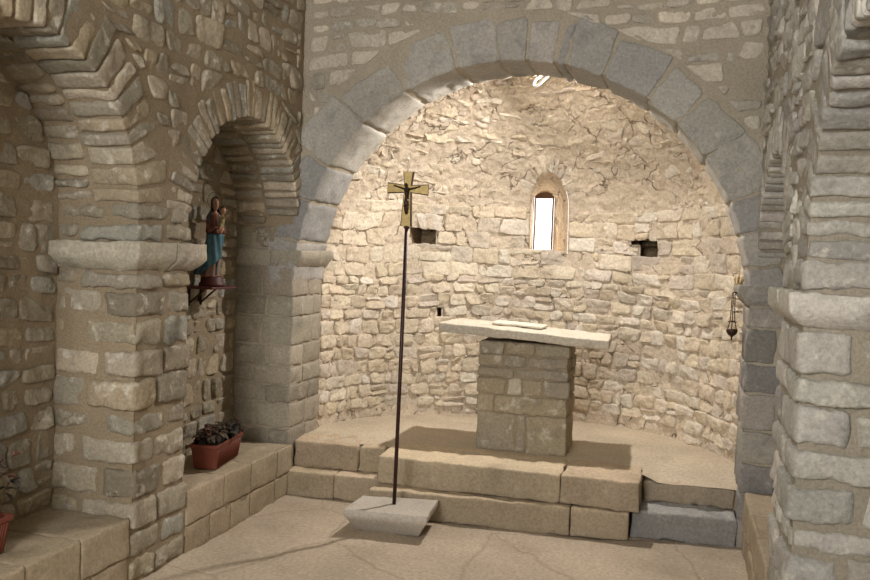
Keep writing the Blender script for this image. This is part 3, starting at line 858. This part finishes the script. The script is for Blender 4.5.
# ------------------------------------------------------------------ processional cross
M_IRON = plain('dark_red_metal', (58,34,30), .45, .3, var=.15)
M_BRASS = plain('dull_gilt', (172,150,98), .42, .55, var=.12, scale=50)
M_DARK = plain('dark_bronze', (62,42,28), .5, .5, var=.2, scale=60)
M_BASE = masonry('cut_stone_stand', patch=.15, dark=.2, bump=.15, scale=12, grain=80)
cr = empty('processional_cross', (-1.54, 4.67, 0)); tag(cr, 'tall gilt crucifix on a thin dark pole set in a tapered stone block', 'cross')
mb = MB()
T = [(-1.775, 4.462), (-1.293, 4.512), (-1.325, 4.85), (-1.775, 4.762)]
Bt = [(-1.735, 4.585), (-1.365, 4.60), (-1.385, 4.79), (-1.73, 4.72)]
def S_base(u, v, w):
    t = np.clip(w / .15, 0, 1); t = np.clip(t * 1.35, 0, 1)
    def bil(q): 
        q = np.array(q); return (q[0]*((1-u)*(1-v))[:,None] + q[1]*(u*(1-v))[:,None] + q[2]*(u*v)[:,None] + q[3]*((1-u)*v)[:,None])
    xy = bil(Bt) * (1-t)[:,None] + bil(T) * t[:,None]
    return np.c_[xy, w]
S2 = lambda u, v, w: S_base(u / .46, v / .32, w)
stone(mb, S2, ((0,0), (.46,0), (.46,.32), (0,.32)), 0, .152, r=.006, rc=.008, res=.012, amp=.002, col=lin((172,164,152)))
rel(mb.obj('stand_block', M_BASE), cr)
mb = MB(); tube(mb, [(-1.541, 4.67, .14), (-1.532, 4.67, .9), (-1.524, 4.67, 1.79)], .0115, 12, lin((58,34,30)))
ball(mb, (-1.524, 4.67, 1.765), .018, col=lin((58,34,30)), s=(1,1,.7))
rel(mb.obj('pole', M_IRON), cr)
mb = MB(); yc = 4.67; zc = 1.985; xc = -1.524
def plate(mb, pts, y0, y1, col, mi=0):
    n = len(pts); 
    V = [(x, y0, z) for x, z in pts] + [(x, y1, z) for x, z in pts]
    mb.add(V, [(i, (i+1) % n, n + (i+1) % n, n + i) for i in range(n)], col, mi, False)
    return V
def flared_cross(mb, s, y0, y1, col):
    # four arms as quads with flared ends + centre
    w, e = .021 * s, .030 * s
    arms = [((-w, w), (w, w), (e, .098), (-e, .098)), ((-e*1.05, -.215), (e*1.05, -.215), (w, -w), (-w, -w)),
            ((-.122, -e), (-w, -w), (-w, w), (-.122, e)), ((w, -w), (.122, -e), (.122, e), (w, w)), ((-w, -w), (w, -w), (w, w), (-w, w))]
    for a in arms:
        V = [(xc + x + .02 * z, y, zc + z - .04 * x) for y in (y0, y1) for x, z in a]
        mb.add(V, [(0,1,2,3), (7,6,5,4), (0,4,5,1), (1,5,6,2), (2,6,7,3), (3,7,4,0)], col, 0, False)
flared_cross(mb, .86, yc - .012, yc + .004, lin((172,150,98)))
co = mb.obj('crucifix', M_BRASS); rel(co, cr)
mb = MB(); flared_cross(mb, 1.08, yc - .006, yc + .010, lin((62,42,28)))
e_ = mb.obj('crucifix_edge', M_DARK); rel(e_, co)
mb = MB()                            # corpus: one skinned figure
def skin(name, verts, edges, rads, mat, sub=2):
    me = bpy.data.meshes.new(name); me.from_pydata(verts, edges, [])
    o = bpy.data.objects.new(name, me); C.objects.link(o)
    sm = o.modifiers.new('skin', 'SKIN'); ss = o.modifiers.new('sub', 'SUBSURF'); ss.levels = sub; ss.render_levels = sub
    if not me.skin_vertices: me.attributes  # layer is created with the modifier below
    return o
def figure(mb, nodes, edges, col, n=8):
    for a, b in edges:
        (pa, ra), (pb, rb) = nodes[a], nodes[b]
        pa = np.array(pa, float); pb = np.array(pb, float)
        tube(mb, [pa + (pb-pa) * t for t in (0, .33, .66, 1)], [ra, ra*.67+rb*.33+.0004, ra*.33+rb*.67+.0004, rb], n, col)
        ball(mb, pa, ra, 10, 6, col); ball(mb, pb, rb, 10, 6, col)
yb_ = yc - .022
nodes = {'head': ((xc - .006, yb_ - .004, zc + .022), .0105), 'neck': ((xc - .003, yb_, zc + .006), .006), 'chest': ((xc, yb_, zc - .016), .0135),
         'waist': ((xc + .001, yb_, zc - .045), .010), 'hip': ((xc, yb_, zc - .062), .0125), 'kl': ((xc - .006, yb_ - .008, zc - .10), .008), 'kr': ((xc + .007, yb_ - .008, zc - .10), .008),
         'fl': ((xc - .002, yb_, zc - .142), .005), 'fr': ((xc + .003, yb_, zc - .142), .005), 'sl': ((xc - .015, yb_, zc - .002), .006), 'sr': ((xc + .015, yb_, zc - .002), .006),
         'el': ((xc - .045, yb_ + .002, zc + .008), .0045), 'er': ((xc + .045, yb_ + .002, zc + .004), .0045), 'hl': ((xc - .078, yb_ + .004, zc + .018), .004), 'hr': ((xc + .078, yb_ + .004, zc + .014), .004)}
figure(mb, nodes, [('head','neck'), ('neck','chest'), ('chest','waist'), ('waist','hip'), ('hip','kl'), ('kl','fl'), ('hip','kr'), ('kr','fr'), ('neck','sl'), ('neck','sr'),
                   ('sl','el'), ('el','hl'), ('sr','er'), ('er','hr'), ('sl','chest'), ('sr','chest')], lin((80,52,34)))
bx_ = mb.obj('crucified_figure', M_DARK); rel(bx_, co)

# ------------------------------------------------------------------ statue of mother and child
def attr_mat(name, rough=.55):
    m, nt, b = base_mat(name, rough, .4)
    a = nd(nt, 'ShaderNodeAttribute', attribute_name='tint'); tc = nd(nt, 'ShaderNodeTexCoord')
    n = nd(nt, 'ShaderNodeTexNoise'); n.inputs['Scale'].default_value = 45; n.inputs['Detail'].default_value = 5
    nt.links.new(tc.outputs['Object'], n.inputs['Vector'])
    r = nd(nt, 'ShaderNodeMapRange'); r.inputs['From Min'].default_value = .3; r.inputs['From Max'].default_value = .7; r.inputs['To Min'].default_value = .75; r.inputs['To Max'].default_value = 1.15
    nt.links.new(n.outputs['Fac'], r.inputs['Value'])
    mx = nd(nt, 'ShaderNodeVectorMath', operation='SCALE'); nt.links.new(a.outputs['Color'], mx.inputs[0]); nt.links.new(r.outputs[0], mx.inputs['Scale'])
    nt.links.new(mx.outputs[0], b.inputs['Base Color']); return m
M_PAINT = attr_mat('painted_plaster')
shelf_z = 1.372
SXc, SYc = -2.735, 4.60
stt = empty('madonna_statue', (SXc, SYc, shelf_z)); tag(stt, 'painted statue of a woman in blue cloak holding a child, in the left recess', 'statue')
def loc_obj(mb, name, mat, par=stt, rz=-.75):
    if name != 'plinth':                 # slim figure with a slight sway
        for V_ in mb.v:
            V_[:, 1] = V_[:, 1] * .84 + .055 * np.clip(V_[:, 2] - .05, 0, .3) - .010
    o = mb.obj(name, mat)
    o.parent = par; o.rotation_euler = (0, 0, rz); return o
# local frame: +x is the way the statue faces
mb = MB(); lathe(mb, [(.075,0), (.078,.004), (.078,.018), (.068,.026), (.066,.055), (.058,.062)], (0,0,0), 8, lin((70,24,22)), sx=1, sy=1.05)
loc_obj(mb, 'plinth', M_PAINT)
mb = MB()
def fold(th, z): return 1 + .10 * math.sin(7 * th + z * 9) * max(0, 1 - z * 1.9) + .05 * math.sin(13 * th + 2)
H0 = .058
prof = [(.060,0), (.057,.03), (.052,.08), (.049,.14), (.050,.19), (.046,.24), (.037,.275), (.042,.31), (.047,.345), (.043,.37), (.026,.388), (.014,.398),
        (.012,.405), (.018,.412), (.024,.425), (.0265,.44), (.0255,.456), (.020,.468), (.010,.476), (.002,.478)]
off = [(.0, -.010), (.002,-.008), (.004,-.002), (.006,.004), (.008,.008), (.006,.008), (.004,.006), (.002,.003), (0,0), (0,0), (0,0), (.001,0), (.004,0), (.008,0), (.010,0), (.010,0), (.008,0), (.006,0), (.004,0), (.004,0)]
n = 32; V = []; cols = []
for i, (r, z) in enumerate(prof):
    for k in range(n):
        th = 2 * PI * k / n; rr = r * (fold(th, z) if z < .38 else 1)
        sx_, sy_ = (.82, 1.0) if z < .39 else (1.05, .88)
        x = off[i][0] + rr * math.cos(th) * sx_; y = off[i][1] + rr * math.sin(th) * sy_
        if .425 < z < .445 and abs(th if th < PI else th - 2*PI) < .3: x += .006
        V.append((x, y, H0 + z))
        cols.append(lin((132,100,84)) if z < .24 else (lin((104,62,54)) if z < .385 else lin((164,124,100))))
Q = [(i*n + k, i*n + (k+1) % n, (i+1)*n + (k+1) % n, (i+1)*n + k) for i in range(len(prof)-1) for k in range(n)]
mb.add(V, Q, np.array(cols))
# eyes, mouth
for sy_ in (-.009, .009): ball(mb, (.034, sy_, H0 + .443), .003, 8, 5, lin((40,28,24)))
ball(mb, (.034, 0, H0 + .426), .004, 8, 5, lin((150,60,55)), s=(.6, 1.3, .5))
# arms reaching round the child
figure(mb, {'s': ((.0, .040, H0+.35), .019), 'e': ((.030, .058, H0+.27), .017), 'h': ((.075, .030, H0+.285), .010)}, [('s','e'), ('e','h')], lin((104,62,54)))
figure(mb, {'s': ((.0, -.040, H0+.35), .019), 'e': ((.028, -.056, H0+.275), .017), 'h': ((.072, -.012, H0+.30), .010)}, [('s','e'), ('e','h')], lin((104,62,54)))
for bx0_, by0_, bz0_ in ((.075, .030, H0+.285), (.072, -.012, H0+.30)):
    for k in range(5):
        a = (k - 2) * .22
        tube(mb, [(bx0_, by0_ + .004*(k-2), bz0_), (bx0_ + .014, by0_ + .006*(k-2), bz0_ + .002), (bx0_ + .022 - abs(k-2)*.002, by0_ + .006*(k-2), bz0_ - .004)], [.004,.0032,.0024], 6, lin((164,124,100)))
fig = loc_obj(mb, 'woman', M_PAINT)
mb = MB()
# cloak: open shell behind the shoulders that sweeps to one side
V = []; a0, a1, n = 1.0, 2*PI - 1.0, 36
cp = [(.080,.012,-.006,-.036), (.077,.05,-.004,-.030), (.071,.10,.0,-.018), (.064,.16,.002,-.006), (.060,.22,.004,.006), (.056,.28,.002,.004), (.058,.33,0,0), (.056,.365,0,0), (.040,.392,0,0), (.031,.41,.0,0), (.032,.44,.0,0), (.031,.462,.0,0), (.020,.482,.0,0), (.004,.488,.0,0)]
for i, (r, z, ox, oy) in enumerate(cp):
    for k in range(n + 1):
        o_ = .35 if z < .25 else 0
        th = a0 - o_ + (a1 - a0 + 2*o_) * k / n
        rr = r * (1 + (.07 * math.sin(9*th + z*12) if z < .38 else 0))
        V.append((ox + rr * math.cos(th) * .85, oy + rr * math.sin(th), H0 + z))
m = n + 1
Q = [(i*m + k, i*m + k + 1, (i+1)*m + k + 1, (i+1)*m + k) for i in range(len(cp)-1) for k in range(n)]
cl = np.array([lin((54,84,96)) if cp[i // m][1] < .39 else lin((48,50,54)) for i in range(len(V))])
mb.add(V, Q, cl)
# front fall of the cloak across the knees
V = []
for i in range(13):
    t = i / 12; z = .02 + .24 * t
    for k in range(19):
        a = -1.25 + 2.2 * k / 18
        rr = .066 + .012 * (1 - t) + .005 * math.sin(10 * a + 6 * t)
        V.append((rr * math.cos(a) * .95 + .002, rr * math.sin(a) - .012 * (1-t) + .004, H0 + z + .05 * (a + 1.2) * (1 - t)))
Q = [(i*19 + k, i*19 + k + 1, (i+1)*19 + k + 1, (i+1)*19 + k) for i in range(12) for k in range(18)]
mb.add(V, Q, lin((62,100,114)))
o = loc_obj(mb, 'cloak', M_PAINT); sd_ = o.modifiers.new('thick', 'SOLIDIFY'); sd_.thickness = .004
mb = MB()
ch = {'head': ((.066, .036, H0+.402), .0215), 'neck': ((.064, .034, H0+.378), .008), 'chest': ((.064, .032, H0+.352), .020), 'hip': ((.060, .024, H0+.31), .021),
      'k1': ((.092, .010, H0+.305), .012), 'f1': ((.096, -.004, H0+.27), .007), 'k2': ((.086, .026, H0+.295), .012), 'f2': ((.098, .014, H0+.262), .007),
      's1': ((.066, .052, H0+.366), .008), 'h1': ((.090, .062, H0+.37), .006), 's2': ((.066, .014, H0+.366), .008), 'h2': ((.092, -.004, H0+.372), .006)}
figure(mb, ch, [('neck','chest'), ('chest','hip'), ('hip','k1'), ('hip','k2'), ('chest','s1'), ('chest','s2')], lin((140,130,92)), 10)
figure(mb, ch, [('k1','f1'), ('k2','f2'), ('s1','h1'), ('s2','h2'), ('head','neck')], lin((164,124,100)), 10)
ball(mb, (.060, .036, H0+.408), .0225, 14, 9, lin((80,48,30)))
loc_obj(mb, 'child', M_PAINT)
mb = MB(); tube(mb, [(-.01 + 0*k, .052 * math.cos(2*PI*k/28), H0 + .462 + .052 * math.sin(2*PI*k/28)) for k in range(28)], .0016, 6, lin((70,48,30)), closed=True)
tube(mb, [(-.012, 0, H0+.41), (-.026, 0, H0+.44), (-.01, 0, H0+.514)], .0014, 6, lin((70,48,30)))
loc_obj(mb, 'halo', M_DARK)
# shelf
sh = empty('wall_shelf', (-2.84, SYc, 1.33)); tag(sh, 'small thin dark red shelf fixed to the back of the left recess under the statue', 'shelf')
mb = MB(); block(mb, (-2.87, SYc - .15, 1.358), (-2.645, SYc + .14, shelf_z), r=.003, res=.04, amp=.0006, col=lin((70,26,24)))
rel(mb.obj('shelf_board', plain('dark_red_paint', (74,28,26), .5, var=.1)), sh)
for dy in (-.07, .06):
    mb = MB(); block(mb, (-2.865, SYc + dy - .008, 1.25), (-2.84, SYc + dy + .008, 1.359), r=.003, res=.03, amp=.0005, col=lin((60,40,30)))
    tube(mb, [(-2.85, SYc + dy, 1.262), (-2.74, SYc + dy, 1.355)], .006, 8, lin((60,40,30)))
    rel(mb.obj('bracket', M_DARK), sh)

# ------------------------------------------------------------------ planters
M_TERRA = plain('terracotta_plastic', (112,56,40), .6, var=.08, scale=18, bump=.05)
M_SOIL = plain('dry_soil', (70,52,38), .95, var=.3, scale=80, bump=.5)
M_LEAF = attr_mat('withered_leaves', .7)
def planter(loc, rz, L_, W_, Hh, seed, lab, leafcol, nl, spread, ht):
    rng.seed(seed)
    t = empty('flower_planter', loc, rz); tag(t, lab, 'planter')
    mb = MB()
    def rect(l, w, z, k=6):
        pts = []
        rr = .012
        for cx_, cy_, a0_ in ((l/2-rr, w/2-rr, 0), (-l/2+rr, w/2-rr, PI/2), (-l/2+rr, -w/2+rr, PI), (l/2-rr, -w/2+rr, 3*PI/2)):
            for q in range(k): pts.append((cx_ + rr*math.cos(a0_ + PI/2*q/(k-1)), cy_ + rr*math.sin(a0_ + PI/2*q/(k-1)), z))
        # ribs along the sides
        return pts
    prof = [(L_*.86, W_*.78, 0), (L_*.88, W_*.80, .004), (L_*.97, W_*.95, Hh*.84), (L_, W_, Hh*.85), (L_*1.02, W_*1.03, Hh*.88), (L_*1.02, W_*1.03, Hh*.99), (L_*1.0, W_*1.0, Hh), (L_*.97, W_*.93, Hh*.99), (L_*.95, W_*.90, Hh*.80)]
    V = []
    for p in prof: V += rect(*p)
    n = 24
    Q = [(i*n + k, i*n + (k+1) % n, (i+1)*n + (k+1) % n, (i+1)*n + k) for i in range(len(prof)-1) for k in range(n)]
    for k in range(0, 11): Q.append((k, 23-k, 22-k, k+1))
    mb.add(V, Q, lin((150,72,52)), 0, False)
    for side in (-1, 1):               # fluting
        m = int(L_ / .016)
        for k in range(m):
            x = -L_*.42 + L_*.84*k/(m-1)
            tube(mb, [(x*.92, side*W_*.405, .008), (x*1.03, side*W_*.472, Hh*.82)], .0035, 6, lin((150,72,52)))
    box_o = mb.obj('planter_box', M_TERRA); box_o.parent = t
    mb = MB(); V = rect(L_*.95, W_*.90, Hh*.82); mb.add(V, [(k, k+1, 22-k, 23-k) for k in range(0, 11)], lin((70,52,38)))
    for k in range(26):
        ball(mb, (rng.uniform(-L_*.42, L_*.42), rng.uniform(-W_*.36, W_*.36), Hh*.82), rng.uniform(.005, .011), 8, 5, lin((74,56,42)))
    so = mb.obj('soil', M_SOIL); so.parent = t
    stems = MB(); lv = MB()
    for k in range(nl):
        bx_ = rng.uniform(-.42, .42) * L_; by_ = rng.uniform(-.3, .3) * W_
        az = rng.uniform(0, 2*PI); sp = rng.uniform(.1, 1) * spread; hh = ht * rng.uniform(.45, 1)
        end = (bx_ + math.cos(az) * sp, by_ + math.sin(az) * sp * .8, Hh*.82 + hh)
        mid = (bx_ + math.cos(az) * sp * .3, by_ + math.sin(az) * sp * .25, Hh*.82 + hh * .65)
        tube(stems, [(bx_, by_, Hh*.8), mid, end], [.0028, .0022, .0014], 6, pick(((92,64,44), (70,52,36)), .15))
        for q in range(rng.randint(3, 6)):
            base = np.array(mid) * (1 - q/6) + np.array(end) * (q/6)
            d = np.array([math.cos(az + rng.uniform(-1.6, 1.6)), math.sin(az + rng.uniform(-1.6, 1.6)), rng.uniform(-.7, .6)]); d /= np.linalg.norm(d)
            ln = rng.uniform(.03, .06); wd = ln * rng.uniform(.28, .42)
            sdv = np.cross(d, (0, 0, 1)); sdv /= np.linalg.norm(sdv) + 1e-9; nn = np.cross(sdv, d)
            V = []
            for a in range(5):
                tt = a / 4; w_ = wd * math.sin(PI * min(1, tt * .92 + .06)) ; cu = -ln * .35 * tt * tt
                for b in (-1, 0, 1): V.append(base + d * ln * tt + sdv * w_ * b + nn * (cu + abs(b) * w_ * .35))
            Q = [(a*3 + b, a*3 + b + 1, (a+1)*3 + b + 1, (a+1)*3 + b) for a in range(4) for b in range(2)]
            lv.add(V, Q, pick(leafcol, .25, .06))
        if rng.random() < .3:
            for q in range(7):
                ball(lv, np.array(end) + np.array([rng.uniform(-.012,.012), rng.uniform(-.012,.012), rng.uniform(-.006,.01)]), rng.uniform(.004,.007), 6, 4, pick(((92,54,44), (84,50,40), (120,84,62)), .15))
    pl = stems.obj('stems', M_LEAF); pl.parent = t
    l = lv.obj('leaves', M_LEAF); l.parent = t
DK = ((46,42,34), (58,50,38), (38,38,34), (78,62,44), (60,44,36))
planter((-2.585, 4.455, BZ + .011), PI/2 + .16, .43, .165, .145, 3, 'red-brown planter with a dark withered plant on the ledge under the statue', DK, 95, .065, .11)
planter((-2.64, 2.615, BZ + .011), PI/2 + .02, .42, .165, .15, 9, 'red-brown planter cut off by the left edge of the photo, dark leaves arching over it', DK, 80, .20, .32)

# ------------------------------------------------------------------ thurible on the right jamb
th_ = empty('hanging_censer', (.30, 5.36, 1.18)); tag(th_, 'small dark metal censer hanging by chains from the right impost', 'censer')
hx, hy = .312, 5.33
mb = MB(); tube(mb, [(.335, hy, 1.452), (.315, hy, 1.458), (hx, hy, 1.458), (hx - .006, hy, 1.45)], .004, 8, lin((60,44,34)))
rel(mb.obj('hook', M_DARK), th_)
for k in range(3):
    a = 2*PI*k/3 + .4; mb = MB()
    dx, dy = .026 * math.cos(a), .026 * math.sin(a)
    pts = [(hx + dx*.35, hy + dy*.35, 1.45), (hx + dx*.45, hy + dy*.45, 1.34), (hx + dx*.6, hy + dy*.6, 1.285), (hx + dx*1.1, hy + dy*1.1, 1.235)]
    tube(mb, pts, .0022, 6, lin((70,50,38)))
    for p0, p1 in zip(pts[:-1], pts[1:]):
        nn = int(np.linalg.norm(np.array(p1)-np.array(p0)) / .009)
        for q in range(nn):
            c_ = np.array(p0) + (np.array(p1)-np.array(p0)) * (q+.5) / nn
            ball(mb, c_, .0036, 6, 4, lin((70,50,38)), s=(1, .6, 1.3))
    rel(mb.obj('chain', M_DARK), th_)
mb = MB(); lathe(mb, [(.001,.0), (.006,.006), (.004,.014), (.008,.022), (.022,.032), (.031,.046), (.033,.060), (.030,.066)], (hx, hy, 1.172), 20, lin((66,48,38)))
rel(mb.obj('bowl', M_DARK), th_)
mb = MB(); lathe(mb, [(.026,0), (.028,.004), (.020,.006), (.004,.010), (.003,.016)], (hx, hy, 1.278), 20, lin((66,48,38)))
rel(mb.obj('chain_plate', M_DARK), th_)
# little spiky gilt ornament on the impost
og = empty('gilt_ornament', (.335, 5.30, 1.503)); tag(og, 'tiny spiky gilt crown ornament standing on top of the right impost', 'ornament')
mb = MB(); lathe(mb, [(.022,0), (.024,.004), (.022,.010), (.016,.014)], (0,0,0), 16, lin((150,120,70)))
o = mb.obj('foot', M_BRASS); o.parent = og
for k in range(7):
    a = 2*PI*k/7; mb = MB()
    hh = .05 + .025 * ((k * 3) % 3) / 2
    tube(mb, [(.018*math.cos(a), .018*math.sin(a), .008), (.026*math.cos(a), .026*math.sin(a), .03), (.022*math.cos(a), .022*math.sin(a), hh)], [.003,.0035,.001], 6, lin((120,90,50)))
    ball(mb, (.026*math.cos(a), .026*math.sin(a), .03), .005, 8, 5, lin((170,140,80)))
    o = mb.obj('spike', M_BRASS); o.parent = og
mb = MB(); tube(mb, [(0,0,.012), (0,0,.05), (0,0,.085)], [.004,.003,.001], 8, lin((120,90,50))); ball(mb, (0,0,.04), .007, 8, 6, lin((170,140,80)))
o = mb.obj('finial', M_BRASS); o.parent = og

# ------------------------------------------------------------------ white cable loop and lamp behind the crown of the arch
M_WHITE = plain('white_plastic', (240,238,232), .4, var=.02, bump=0)
mb = MB()
cy = 5.625
pts = [(-.870, cy, 2.80 + .04), (-.872, cy, 2.80), (-.895, cy, 2.776), (-.930, cy, 2.742), (-.952, cy, 2.728), (-.966, cy, 2.735), (-.966, cy, 2.752), (-.950, cy, 2.775), (-.928, cy, 2.788), (-.925, cy, 2.83)]
pts = [(x * 1.022, y, EYE + (z - EYE) * 1.022) for x, y, z in pts]
def smooth(pts, k=6):
    P = np.array(pts, float); out = []
    for i in range(len(P) - 1):
        p0, p1, p2, p3 = P[max(i-1,0)], P[i], P[i+1], P[min(i+2, len(P)-1)]
        for q in range(k):
            t = q / k; out.append(.5 * (2*p1 + (p2-p0)*t + (2*p0-5*p1+4*p2-p3)*t*t + (3*p1-p0-3*p2+p3)*t**3))
    out.append(P[-1]); return out
tube(mb, smooth(pts), .0075, 8, lin((240,238,232)))
tag(mb.obj('cable_loop', M_WHITE), 'short loop of white electric cable hanging under the crown of the chancel arch', 'cable')
LX, LY, LZ = -.80, 5.72, 2.856
lf = empty('spot_lamp', (LX, LY, LZ)); tag(lf, 'small white lamp fixed behind the crown of the chancel arch', 'lamp')
mb = MB(); lathe(mb, [(.02,.105), (.034,.10), (.046,.08), (.046,.046), (.048,.042)][::-1], (LX, LY + .015, LZ), 24, lin((235,235,230)), sy=1.5)
rel(mb.obj('lamp_housing', M_WHITE), lf)
mb = MB(); block(mb, (LX-.012, YB-.005, LZ+.085), (LX+.012, LY, LZ+.10), r=.002, res=.03, amp=0, col=lin((235,235,230)))
rel(mb.obj('lamp_bracket', M_WHITE), lf)

# ------------------------------------------------------------------ light
def area(name, loc, target, power, color, size, shape='DISK', sy=None, spread=PI):
    d = bpy.data.lights.new(name, 'AREA'); d.energy = power; d.color = color; d.shape = shape; d.size = size
    if sy: d.size_y = sy
    d.spread = spread
    o = bpy.data.objects.new(name, d); C.objects.link(o); o.location = loc
    o.rotation_euler = (Vector(target) - Vector(loc)).to_track_quat('-Z', 'Y').to_euler(); return o
area('lamp_light', (LX, LY - .02, LZ + .003), (LX - .42, LY - .52, LZ - 1), 56, (1.0, .94, .89), .06)
area('lamp_light_apse', (LX, LY + .045, LZ + .003), (LX - .03, LY + .12, LZ - 1), 5, (1.0, .94, .88), .06)
# daylight from the nave's openings, behind the camera
area('nave_daylight', (-1.15, -1.3, 2.4), (-.3, 4.0, 1.7), 150, (1.0, .99, .97), 1.1, 'RECTANGLE', 1.4)
w = bpy.data.worlds.new('world'); bpy.context.scene.world = w; w.use_nodes = True
bg = w.node_tree.nodes['Background']; bg.inputs[0].default_value = (1, .97, .93, 1); bg.inputs[1].default_value = 1.75

sc = bpy.context.scene
sc.view_settings.view_transform = 'Standard'; sc.view_settings.look = 'None'
sc.view_settings.exposure = .1; sc.view_settings.gamma = 1; sc.view_settings.use_curve_mapping = False
